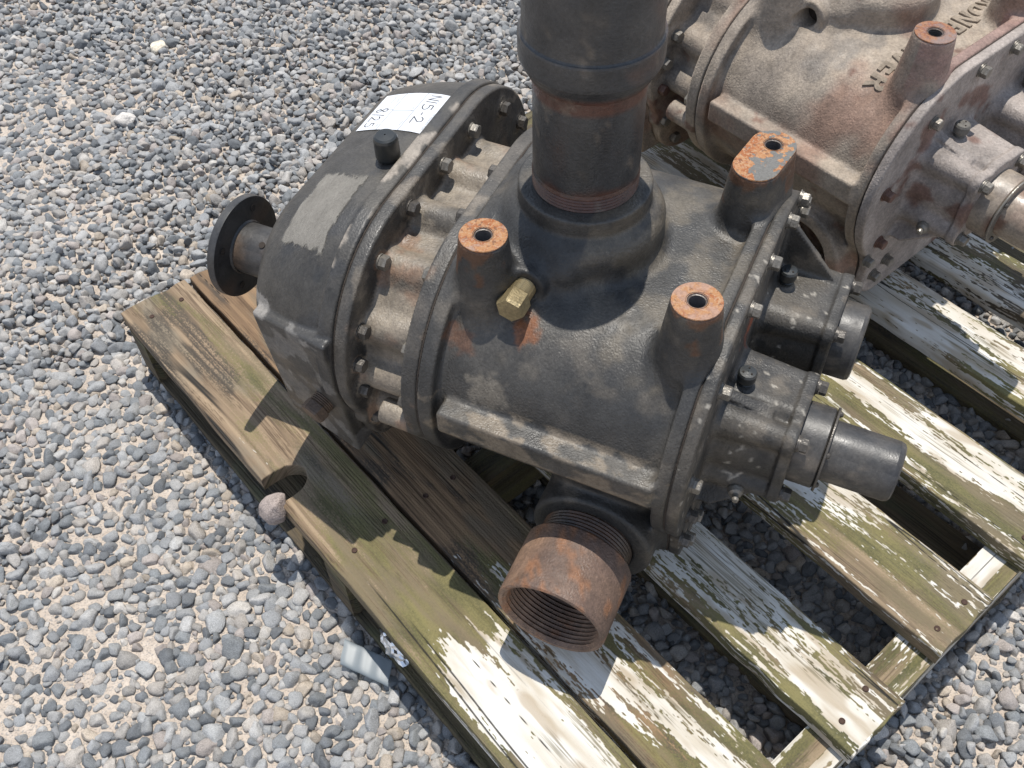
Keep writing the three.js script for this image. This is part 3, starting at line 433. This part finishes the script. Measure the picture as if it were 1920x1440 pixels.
const fontL = await new FontLoader().loadAsync('fonts/droid/droid_sans_bold.typeface.json');
function drumStrip(u0, u1, s0, s1, lift, ns, nu = 6) { // patch following the gear cover; s runs over the top from back (-) to front (+), flat part first
  const half = 0.0985, wc = -0.03, pos = [], uv = [], nor = [], idx = [];
  for (let i = 0; i <= ns; i++) for (let j = 0; j <= nu; j++) {
    const s = s0 + (s1 - s0) * i / ns, u = u0 + (u1 - u0) * j / nu, R = drumR(u) + lift, t = Math.max(0, Math.abs(s) - half) / 0.135, sg = Math.sign(s), nv = Math.cos(t), nw = sg * Math.sin(t);
    pos.push(u, VC + R * nv, wc + (Math.abs(s) <= half ? s : sg * half) + R * nw); nor.push(-0.25 * 0.97, nv * 0.97, nw * 0.97); uv.push(i / ns, j / nu);
    if (i < ns && j < nu) { const k = i * (nu + 1) + j, m = k + nu + 1; idx.push(k, m, k + 1, k + 1, m, m + 1); }
  }
  const g = new THREE.BufferGeometry(); g.setAttribute('position', new THREE.Float32BufferAttribute(pos, 3)); g.setAttribute('normal', new THREE.Float32BufferAttribute(nor, 3)); g.setAttribute('uv', new THREE.Float32BufferAttribute(uv, 2)); g.setIndex(idx); return g;
}

function blower(kind) {
  const first = kind === 1, look = first ? look1 : look2, cm = first ? castM : castM2, t = new THREE.Group(); t.name = numbered('rotary_blower'); scene.add(t);
  const cast = (name, k) => { const g = first ? G[k] : G[k].clone(); return part(name, paint(g, look[k]), first && k === 'cover' ? coverM : cm, t); };
  const body = cast('body_casting', 'body'), gear = cast('gear_housing', 'gear'), cover = cast('gear_cover', 'cover'), end = cast('end_plate', 'end');
  const rb = rng(kind * 31);
  const bolt = (parent, g, m, u, v, w, dir) => { const o = part('bolt', g, m, parent); o.position.set(u, v, w); o.rotation.x = rb() * 1.05; if (dir < 0) o.rotation.set(rb() * 1.05, Math.PI, 0); return o; };
  const bm = () => first ? (rb() < 0.55 ? boltM : boltDark) : (rb() < 0.6 ? boltM : boltRust);
  for (const [v, w] of gearBolts) bolt(gear, boltBig, bm(), -0.196, v, w, 1);
  for (const [v, w] of leftBolts) bolt(gear, boltBig, bm(), -0.125, v, w, -1);
  for (const [v, w] of endBolts) bolt(end, boltEnd, v > 0.3 ? (first ? boltM : boltM) : bm(), 0.207, v, w, 1);
  for (const s of [1, -1]) for (const a of LOBE) bolt(end, boltEnd, first ? boltDark : boltM, 0.2945, SHV + Math.sin(a) * RHO, s * SHW + Math.cos(a) * RHO, 1);
  // gaskets between the castings
  const gk = (name, half, R, u0, u1, wc, foot) => { const sh = new THREE.Shape(), n = 72, pts = []; for (let i = 0; i < n; i++) { const a = i / n * 6.2832; let lo = 0, hi = 0.4; const dw = Math.cos(a), dv = Math.sin(a), f = (q) => { const v = VC + dv * q, w = wc + dw * q; return foot ? plate2(v, w, R, half) : stad(v, w, VC, wc, half, R); }; for (let k = 0; k < 24; k++) { const m = (lo + hi) / 2; if (f(m) < 0) lo = m; else hi = m; } pts.push(new THREE.Vector2(wc + dw * lo, VC + dv * lo)); } sh.setFromPoints(pts); const g = new THREE.ExtrudeGeometry(sh, { depth: u1 - u0, bevelEnabled: false }); g.rotateY(-Math.PI / 2); g.applyMatrix4(new THREE.Matrix4().makeScale(1, 1, 1)); g.translate(u1, 0, 0); return part(name, boxUV(g, 4), gasketM, t); };
  gk('gasket', 0.071, 0.1552, -0.1046, -0.1029, 0, false); gk('gasket', 0.075, 0.1530, 0.1909, 0.1926, 0, true); gk('gasket', 0.0985, 0.1530, -0.2147, -0.2129, -0.03, false);
  // tapped mounting bosses
  const faces = [[BOSS[0], ringPts(BOSS[0], 0.0252), 0], [BOSS[1], ringPts(BOSS[1], 0.0252), 1], [BOSS2[0], oval(BOSS2[0], BOSS2[1], 0.0252), 2]];
  for (const [c, o, i] of faces) { const f = part('boss_face', faceGeo(o, c, 0.449, 9), first ? faceM[i] : faceM2, body); f.userData.label = first ? ['rusty orange round boss face near the gear housing', 'rusty orange round boss face near the end plate', 'flaking orange rust on the long oval boss face'][i] : 'dull pinkish machined boss face'; const h = part('threaded_hole', holeGeo, holeM, f); h.position.set(c[0], 0.4505, c[1]); }
  // bearing breathers, grease nipple
  const br = turned([[0.0075, 0], [0.0075, 0.004], [0.0062, 0.005], [0.0062, 0.0075], [0.0098, 0.009], [0.0102, 0.012], [0.0102, 0.019], [0.0088, 0.0215], [0.0006, 0.0222]], 24, 'y', [0, 0, 0]);
  for (const s of [1, -1]) { const b = part('breather', br, first ? plasticM : metal({ color: new THREE.Color(0.20, 0.19, 0.175), bumpScale: 0.0003 }), end); b.position.set(0.224, 0.304, s * SHW); for (let k = 0; k < 3; k++) { const d = part('vent_hole', new THREE.CylinderGeometry(0.0011, 0.0011, 0.0006, 10), gasketM, b); d.position.set(0.0052 * Math.cos(k * 2.1 + 0.5), 0.0222, 0.0052 * Math.sin(k * 2.1 + 0.5)); } }
  { const n = part('grease_nipple', turned([[0.0098, 0], [0.0098, 0.004], [0.0085, 0.005], [0.0092, 0.011], [0.0075, 0.016], [0.004, 0.018], [0.0035, 0.021], [0.0045, 0.024], [0.003, 0.027], [0.0003, 0.0275]], 12, 'y', [0, 0, 0]), boltM, end); n.position.set(0.246, 0.197, 0.134); n.rotation.set(1.45, 0, -0.25); }
  // shaft covers
  const capCol = first ? (u, v, w) => { let c = mixc([0.070, 0.070, 0.074], [0.105, 0.098, 0.092], worn(u, v, w, 22, 0.4, 0.62)); return mixc(c, [0.26, 0.22, 0.18], 0.6 * worn(u, v, w, 60, 0.60, 0.72, 3)); } : (u, v, w) => g2(u, v, w, 13);
  const ring = part('bearing_cover', paint(turned([[0.046, 0.2945], [0.046, 0.322], [0.0445, 0.3235], [0.020, 0.3235]], 56, 'x', [0, SHV, SHW]), capCol), capM, t);
  part('cover_rim', turned([[0.020, 0.3242], [0.0475, 0.3242], [0.0482, 0.3250], [0.0482, 0.3262], [0.0475, 0.327], [0.020, 0.327]], 56, 'x', [0, SHV, SHW]), first ? boltDark : boltM, ring);
  part('shaft_guard', paint(turned([[0.0345, 0.327], [0.0340, 0.396], [0.0325, 0.4005], [0.0298, 0.4025], [0.001, 0.4032]], 56, 'x', [0, SHV, SHW]), capCol), capM, ring);
  for (let k = 0; k < 4; k++) { const a = 0.75 + k * 1.5708, o = part('screw', boxUV(new THREE.SphereGeometry(0.0036, 12, 8), 4), boltDark, ring); o.position.set(0.3275, SHV + Math.sin(a) * 0.041, SHW + Math.cos(a) * 0.041); }
  part('bearing_cover', paint(turned([[0.0465, 0.2945], [0.0462, 0.320], [0.0445, 0.324], [0.041, 0.3255], [0.001, 0.3262]], 56, 'x', [0, SHV, -SHW]), capCol), capM, t);
  // drive shaft hub with its flange disc
  const hub = part('drive_hub', paint(turned([[0.0335, -0.445], [0.0338, -0.40], [0.0338, -0.37], [0.0338, -0.352], [0.0338, -0.340]], 48, 'x', [0, VC, 0.072]), first ? (u, v, w) => mixc([0.085, 0.082, 0.082], [0.20, 0.14, 0.10], 0.8 * worn(u, v, w, 30, 0.46, 0.66)) : capCol), capM, t);
  part('flange_disc', paint(turned([[0.0305, -0.4385], [0.0345, -0.4365], [0.0365, -0.4390], [0.060, -0.4390], [0.0675, -0.4395], [0.068, -0.4405], [0.068, -0.4495], [0.067, -0.4505], [0.016, -0.4505], [0.014, -0.447], [0.001, -0.447]], 64, 'x', [0, VC, 0.072]), first ? (u, v, w) => mixc([0.070, 0.070, 0.073], [0.16, 0.11, 0.085], 0.8 * worn(u, v, w, 26, 0.52, 0.68)) : capCol), capM, hub);
  { const k = part('key_hole', boxUV(new THREE.CylinderGeometry(0.0042, 0.0042, 0.003, 16), 4), gasketM, hub); k.position.set(-0.398, VC + 0.0304, 0.072 + 0.0146); k.rotation.x = 0.45; }
  for (let k = 0; k < 4; k++) { const h = part('bolt_hole', new THREE.CylinderGeometry(0.0045, 0.0045, 0.0007, 16).rotateZ(Math.PI / 2), gasketM, hub.children[0]); h.position.set(-0.4383, VC + Math.sin(k * 1.57 + 0.6) * 0.052, 0.072 + Math.cos(k * 1.57 + 0.6) * 0.052); }
  // plugs
  if (first) {
    const a = hexHead(0.0285, 0.021); a.rotateX(Math.PI / 2); a.translate(0, 0, 0.017); const b = turned([...threads(0.0135, -0.004, 0.0165, 0.0024, 0.0012), [0.0135, 0.017], [0.001, 0.017]], 32, 'z', [0, 0, 0]);
    const p = part('brass_plug', boxUV(merge([a, b]), 4), brassM, t); p.position.set(-0.020, 0.384, 0.117); p.rotation.z = 0.2; p.userData.label = 'brass hexagonal pipe plug';
    const c = hexHead(0.030, 0.014); c.rotateX(Math.PI / 2); c.translate(0, 0, 0.018); const d = turned([...threads(0.0155, -0.01, 0.018, 0.0026, 0.0012), [0.0155, 0.018]], 32, 'z', [0, 0, 0]);
    const q = part('drain_plug', boxUV(merge([c, d]), 4), metal({ color: new THREE.Color(0.17, 0.115, 0.08), roughness: 0.8, bumpScale: 0.0005 }), cover); q.position.set(-0.250, 0.176, 0.200); q.rotation.set(0.22, -0.25, 0.3);
  } else { const h = part('plug_hole', boxUV(new THREE.CylinderGeometry(0.0125, 0.0125, 0.001, 24).rotateX(Math.PI / 2), 4), gasketM, body); h.position.set(-0.020, 0.386, 0.1005); }
  { const b = part('breather_cap', boxUV(turned([[0.0120, 0], [0.0120, 0.006], [0.0142, 0.007], [0.0150, 0.010], [0.0147, 0.034], [0.0136, 0.0372], [0.0112, 0.0388], [0.001, 0.0394]], 40, 'y', [0, 0, 0]), 4), first ? plasticM : blackM, cover); b.position.set(-0.2515, VC + 0.142, -0.006); b.rotation.x = 0.03; }
  // outlet nipple and coupling
  const OC = [0.104, 0.098];
  if (first) {
    const nip = part('outlet_nipple', paint(turned([...threads(0.0560, 0.19, 0.262, 0.0045, 0.0010), [0.050, 0.263], [0.050, 0.22], [0.050, 0.135]], 64, 'z', [OC[0], OC[1], 0]), (u, v, w) => mixc([0.085, 0.060, 0.048], [0.15, 0.085, 0.055], worn(u, v, w, 40, 0.4, 0.65))), pipeM, t);
    const cr = (u, v, w) => { let c = mixc([0.27, 0.170, 0.122], [0.37, 0.235, 0.160], worn(u, v, w, 17, 0.36, 0.62, 1)); c = mixc(c, [0.17, 0.115, 0.095], 0.7 * worn(u, v, w, 12, 0.50, 0.66, 5)); return mixc(c, [0.46, 0.20, 0.085], 0.6 * worn(u, v, w, 55, 0.60, 0.70, 2)); };
    part('outlet_coupling', paint(turned([[0.0590, 0.237], [0.0625, 0.2385], [0.0655, 0.242], [0.0658, 0.3225], [0.0650, 0.3265], [0.0630, 0.3280], [0.0600, 0.3272], ...threads(0.0588, 0.262, 0.3225, 0.0055, 0.0024).reverse().map(q => [q[0], q[1]]), [0.055, 0.262], [0.0545, 0.24]], 72, 'z', [OC[0], OC[1], 0]), cr), metal({ vertexColors: true, roughness: 0.9, bumpScale: 0.0007, side: THREE.DoubleSide }), nip);
    // standing inlet pipe with its bell reducer
    const pc = (u, v, w) => { let c = mixc([0.056, 0.060, 0.066], [0.086, 0.086, 0.088], worn(u, v, w, 14, 0.42, 0.66)); c = mixc(c, [0.120, 0.068, 0.052], 0.6 * sst(0.57, 0.70, w3(u * 12 + 4, v * 12, w * 12, 4))); c = mixc(c, [0.130, 0.052, 0.034], 0.85 * sst(0.42, 0.55, w3(u * 25, v * 25, w * 25, 3) * 0.5 + 0.5 * Math.max(sst(0.562, 0.572, v) * sst(0.592, 0.584, v), sst(0.492, 0.452, v) * 0.75))); return mixc(c, [0.24, 0.20, 0.16], 0.5 * worn(u, v * 0.6, w, 70, 0.66, 0.76, 6)); };
    const ip = part('inlet_pipe', paint(turned([...threads(0.0572, 0.436, 0.470, 0.0040, 0.0013), [0.0565, 0.471], [0.0565, 0.500], [0.0565, 0.520], [0.0565, 0.535], [0.0565, 0.545], [0.0565, 0.552], [0.0565, 0.558], [0.0565, 0.564], [0.0565, 0.570], [0.0565, 0.576], [0.0565, 0.582], [0.0565, 0.600]], 72, 'y', [0, 0, 0]), pc), pipeM, t);
    const sub = (a) => { const o = []; for (let i = 0; i + 1 < a.length; i++) { const n = Math.max(1, Math.round(Math.hypot(a[i + 1][0] - a[i][0], a[i + 1][1] - a[i][1]) / 0.012)); for (let k = 0; k < n; k++) o.push([a[i][0] + (a[i + 1][0] - a[i][0]) * k / n, a[i][1] + (a[i + 1][1] - a[i][1]) * k / n]); } o.push(a[a.length - 1]); return o; };
    part('bell_reducer', paint(turned(sub([[0.0566, 0.5825], [0.0585, 0.582], [0.0610, 0.5845], [0.0645, 0.592], [0.0680, 0.5975], [0.0700, 0.602], [0.0705, 0.606], [0.0705, 0.6265], [0.0698, 0.6285], [0.0684, 0.6292], [0.0672, 0.6305], [0.0668, 0.634], [0.0668, 0.695], [0.0650, 0.699], [0.0610, 0.700], [0.0595, 0.690], [0.0595, 0.64]]), 72, 'y', [0, 0, 0]), pc), metal({ vertexColors: true, roughness: 0.62, bumpScale: 0.0003, side: THREE.DoubleSide }), ip);
  }
  return t;
}
lap('blowers');
const b1 = blower(1); b1.position.set(-0.297, PT, -0.797);
tag(b1, 'black rotary blower with tall inlet pipe and brass plug standing on the pallet', 'blower');
const b2 = blower(2); b2.position.copy(pqWorld(-0.680, 1.2325, PT)); b2.rotation.y = ROT;
tag(b2, 'grey brown rusting rotary blower with raised cast letters on its body', 'blower');

// paper label and the bare patch on the black blower's gear cover
{
  const cv = document.createElement('canvas'); cv.width = 512; cv.height = 600; const x = cv.getContext('2d');
  x.fillStyle = '#c9cbcf'; x.fillRect(0, 0, 512, 600); x.strokeStyle = '#6a6f78'; x.lineWidth = 5;
  const line = (a, b, c, d) => { x.beginPath(); x.moveTo(a, b); x.lineTo(c, d); x.stroke(); };
  line(0, 215, 512, 215); line(0, 410, 512, 410); line(250, 215, 250, 410); line(235, 410, 235, 600);
  x.fillStyle = '#5f656e'; x.font = '26px sans-serif'; x.fillText('Oil Separator Fluid', 250, 40); x.fillText('Lot #', 196, 244); x.fillText('Hours', 392, 244); x.fillText('Date', 430, 440);
  x.fillText('Fluids', 60, 448); x.fillText('Inspection', 16, 494);
  x.lineWidth = 2.5; for (const [a, b] of [[200, 440], [200, 486], [200, 534]]) { x.beginPath(); x.arc(a, b, 15, 0, 7); x.stroke(); }
  x.strokeStyle = '#14151c'; x.fillStyle = '#14151c'; x.lineWidth = 8.5; x.lineCap = 'round'; x.lineJoin = 'round';
  const pen = (a) => { x.beginPath(); a.forEach((p, i) => i ? x.lineTo(...p) : x.moveTo(...p)); x.stroke(); };
  pen([[34, 170], [34, 80], [84, 170], [88, 78]]); pen([[118, 82], [114, 172]]);                                   // N 1
  pen([[212, 84], [160, 86], [156, 120]]); x.beginPath(); x.moveTo(156, 120); x.bezierCurveTo(240, 98, 236, 186, 150, 172); x.stroke();   // 5
  pen([[262, 130], [290, 128]]); x.beginPath(); x.moveTo(322, 104); x.bezierCurveTo(336, 66, 402, 78, 376, 122); x.lineTo(322, 172); x.stroke(); pen([[322, 172], [404, 170]]);   // - 2
  x.beginPath(); x.moveTo(262, 470); x.bezierCurveTo(220, 440, 200, 490, 236, 508); x.bezierCurveTo(284, 532, 250, 580, 226, 556); x.bezierCurveTo(206, 530, 262, 500, 262, 470); x.stroke();   // 8
  pen([[316, 450], [288, 580]]); x.beginPath(); x.moveTo(330, 490); x.bezierCurveTo(342, 456, 392, 470, 370, 508); x.lineTo(328, 560); x.stroke(); pen([[328, 560], [388, 560]]);   // / 2
  pen([[462, 476], [424, 478], [420, 508]]); x.beginPath(); x.moveTo(420, 508); x.bezierCurveTo(486, 494, 478, 570, 412, 556); x.stroke();   // 5
  const ct = new THREE.CanvasTexture(cv); ct.colorSpace = THREE.SRGBColorSpace; ct.anisotropy = 8;
  const cover = b1.children.find(o => o.name === 'gear_cover');
  const lab = part('paper_label', drumStrip(-0.332, -0.2350, -0.112, -0.030, 0.0011, 24), new THREE.MeshStandardMaterial({ map: ct, roughness: 0.6, side: THREE.DoubleSide }), cover); lab.userData.label = 'white paper label with handwritten N15-2 and 8/25';
  // patch where the paint is gone: outline is ragged, so it is a texture with its own cut-out
  const N = 512, edge = (u, v) => { const n = (w3(u * 8, v * 8, 3, 5) - 0.5) * 0.20, m = Math.min(u - 0.06, 0.94 - u, v - 0.06, 0.94 - v) + n * 0.5; return m - 0.03 * sst(0.52, 0.62, w3(u * 14, v * 14, 6, 3)); };
  const pm = tex(N, N, (i, j) => { const u = i / N, v = j / N, g = f3(u * 40, v * 40, 5, 4), b = f3(u * 5, v * 5, 8, 4); return mixc([0.130, 0.119, 0.103], [0.235, 0.218, 0.190], clamp(g * 0.7 + b * 0.9 - 0.3)); }, true);
  const al = tex(N, N, (i, j) => { const u = i / N, v = j / N, m = edge(u, v); return sst(-0.004, 0.05, m) * 0.92; });
  part('bare_patch', drumStrip(-0.324, -0.250, 0.050, 0.186, 0.0008, 30), new THREE.MeshStandardMaterial({ map: pm, alphaMap: al, transparent: true, roughness: 0.75, bumpMap: castBump, bumpScale: 0.0006 }), cover).userData.label = 'pale grey patch where the paint is worn off';
}
// raised cast lettering on the grey blower
{
  const body = b2.children.find(o => o.name === 'body_casting'), lm = new THREE.MeshStandardMaterial({ map: grime, color: new THREE.Color(0.42, 0.35, 0.28), bumpMap: castBump, bumpScale: 0.0006, roughness: 0.95 });
  const word = (s, u, w, size) => { // reads towards the rail, tops of the letters towards the end plate
    const g = new TextGeometry(s, { font: fontL, size, depth: 0.0028, curveSegments: 3, bevelEnabled: true, bevelSize: 0.0004, bevelThickness: 0.0006, bevelSegments: 1 }); g.computeBoundingBox();
    const p = g.attributes.position; for (let i = 0; i < p.count; i++) { const a = p.getX(i) + w, h = p.getZ(i), c = p.getY(i) + u; // a along w, drape over the barrel
      let v, ww; if (Math.abs(a) <= 0.083) { v = VC + 0.1295 + h; ww = a; } else { const t = (Math.abs(a) - 0.083) / 0.13, sg = Math.sign(a); v = VC + (0.1295 + h) * Math.cos(t); ww = sg * (0.083 + (0.1295 + h) * Math.sin(t)); } p.setXYZ(i, c, v, ww); }
    g.computeVertexNormals(); return boxUV(g, 4);
  };
  part('cast_lettering', word('GARDNER', 0.106, -0.176, 0.030), lm, body).visible = true;
  part('cast_lettering', word('DENVER', 0.106, -0.004, 0.030), lm, body);
}

lap('built');
/* ------------------------------------------------------------------ small things lying about */
function rock(name, pos, s, seed, col, label, rot = [0, 0, 0]) { const m = new THREE.MeshStandardMaterial({ map: stTex, color: new THREE.Color(...col), bumpMap: stBump, bumpScale: 0.0012, roughness: 0.9 }), o = part(numbered(name), stoneGeo(seed, 6, 0.03, 10), m, scene); o.position.set(...pos); o.scale.set(...s); o.rotation.set(...rot); return tag(o, label, 'stone'); }
{
  const c = pqWorld(-0.772, 0.212, 0.124); rock('stone', [c.x, c.y, c.z], [0.021, 0.032, 0.022], 301, [0.46, 0.38, 0.34], 'rough pinkish grey stone lodged against the pallet edge', [0.3, 0.8, 0.5]);
}
{ // crumpled foil pushed in on the bottom board, and a torn clear plastic sleeve lying on the gravel
  const foilM = new THREE.MeshStandardMaterial({ color: new THREE.Color(0.80, 0.81, 0.83), metalness: 0.95, roughness: 0.28 });
  const g = new THREE.IcosahedronGeometry(1, 5), p = g.attributes.position; for (let i = 0; i < p.count; i++) { const x = p.getX(i), y = p.getY(i), z = p.getZ(i), k = 0.66 + 0.50 * Math.abs(w3(x * 2.2 + 5, y * 2.2, z * 2.2, 3) - 0.5) * 2 + 0.24 * Math.abs(w3(x * 7, y * 7, z * 7, 2) - 0.5); p.setXYZ(i, x * k, y * k, z * k); } g.deleteAttribute('uv'); const gg = boxUV(g, 1); gg.computeVertexNormals();
  const f = part('foil_ball', gg, foilM, scene), c = pqWorld(-0.545, 0.236, 0.042); f.position.copy(c); f.scale.set(0.036, 0.026, 0.022); f.rotation.set(0.2, ROT, 0.3); tag(f, 'crumpled silver foil tucked under the deck of the pallet', 'foil');
  const sm = new THREE.MeshPhysicalMaterial({ color: new THREE.Color(0.40, 0.45, 0.48), roughness: 0.45, transmission: 0.65, thickness: 0, side: THREE.DoubleSide });
  const pts = [], nU = 14, nV = 10, pos = [], idx = []; for (let i = 0; i <= nU; i++) for (let j = 0; j <= nV * 2; j++) { const t = j / nV * Math.PI, x = (i / nU - 0.5) * 0.072, a = 0.0165, b = 0.0034, cs = Math.cos(t), sn = Math.sin(t); pos.push(x + 0.006 * cs, b * Math.sign(sn) * Math.pow(Math.abs(sn), 0.5) + b + 0.0008 * Math.sin(i * 1.3), a * Math.sign(cs) * Math.pow(Math.abs(cs), 0.75)); if (i < nU && j < nV * 2) { const k = i * (nV * 2 + 1) + j, m = k + nV * 2 + 1; idx.push(k, m, k + 1, k + 1, m, m + 1); } }
  const sg = new THREE.BufferGeometry(); sg.setAttribute('position', new THREE.Float32BufferAttribute(pos, 3)); sg.setIndex(idx); sg.computeVertexNormals();
  const sl = part('plastic_sleeve', boxUV(sg, 4), sm, scene); sl.position.set(-0.430, 0.014, -0.410); sl.rotation.set(0.10, 0.0, -0.03); tag(sl, 'flattened clear plastic sleeve lying on the gravel beside the pallet', 'plastic sleeve');
  rock('stone', [-1.493, 0.012, -1.241], [0.027, 0.021, 0.021], 311, [0.78, 0.73, 0.67], 'large chalky white stone among the grey gravel', [0.2, 0.4, 0.1]);
  rock('stone', [-1.589, 0.012, -1.477], [0.020, 0.018, 0.018], 322, [0.90, 0.80, 0.64], 'cream coloured stone among the grey gravel', [0.3, 1.4, 0.2]);
}
renderer.render(scene, camera);
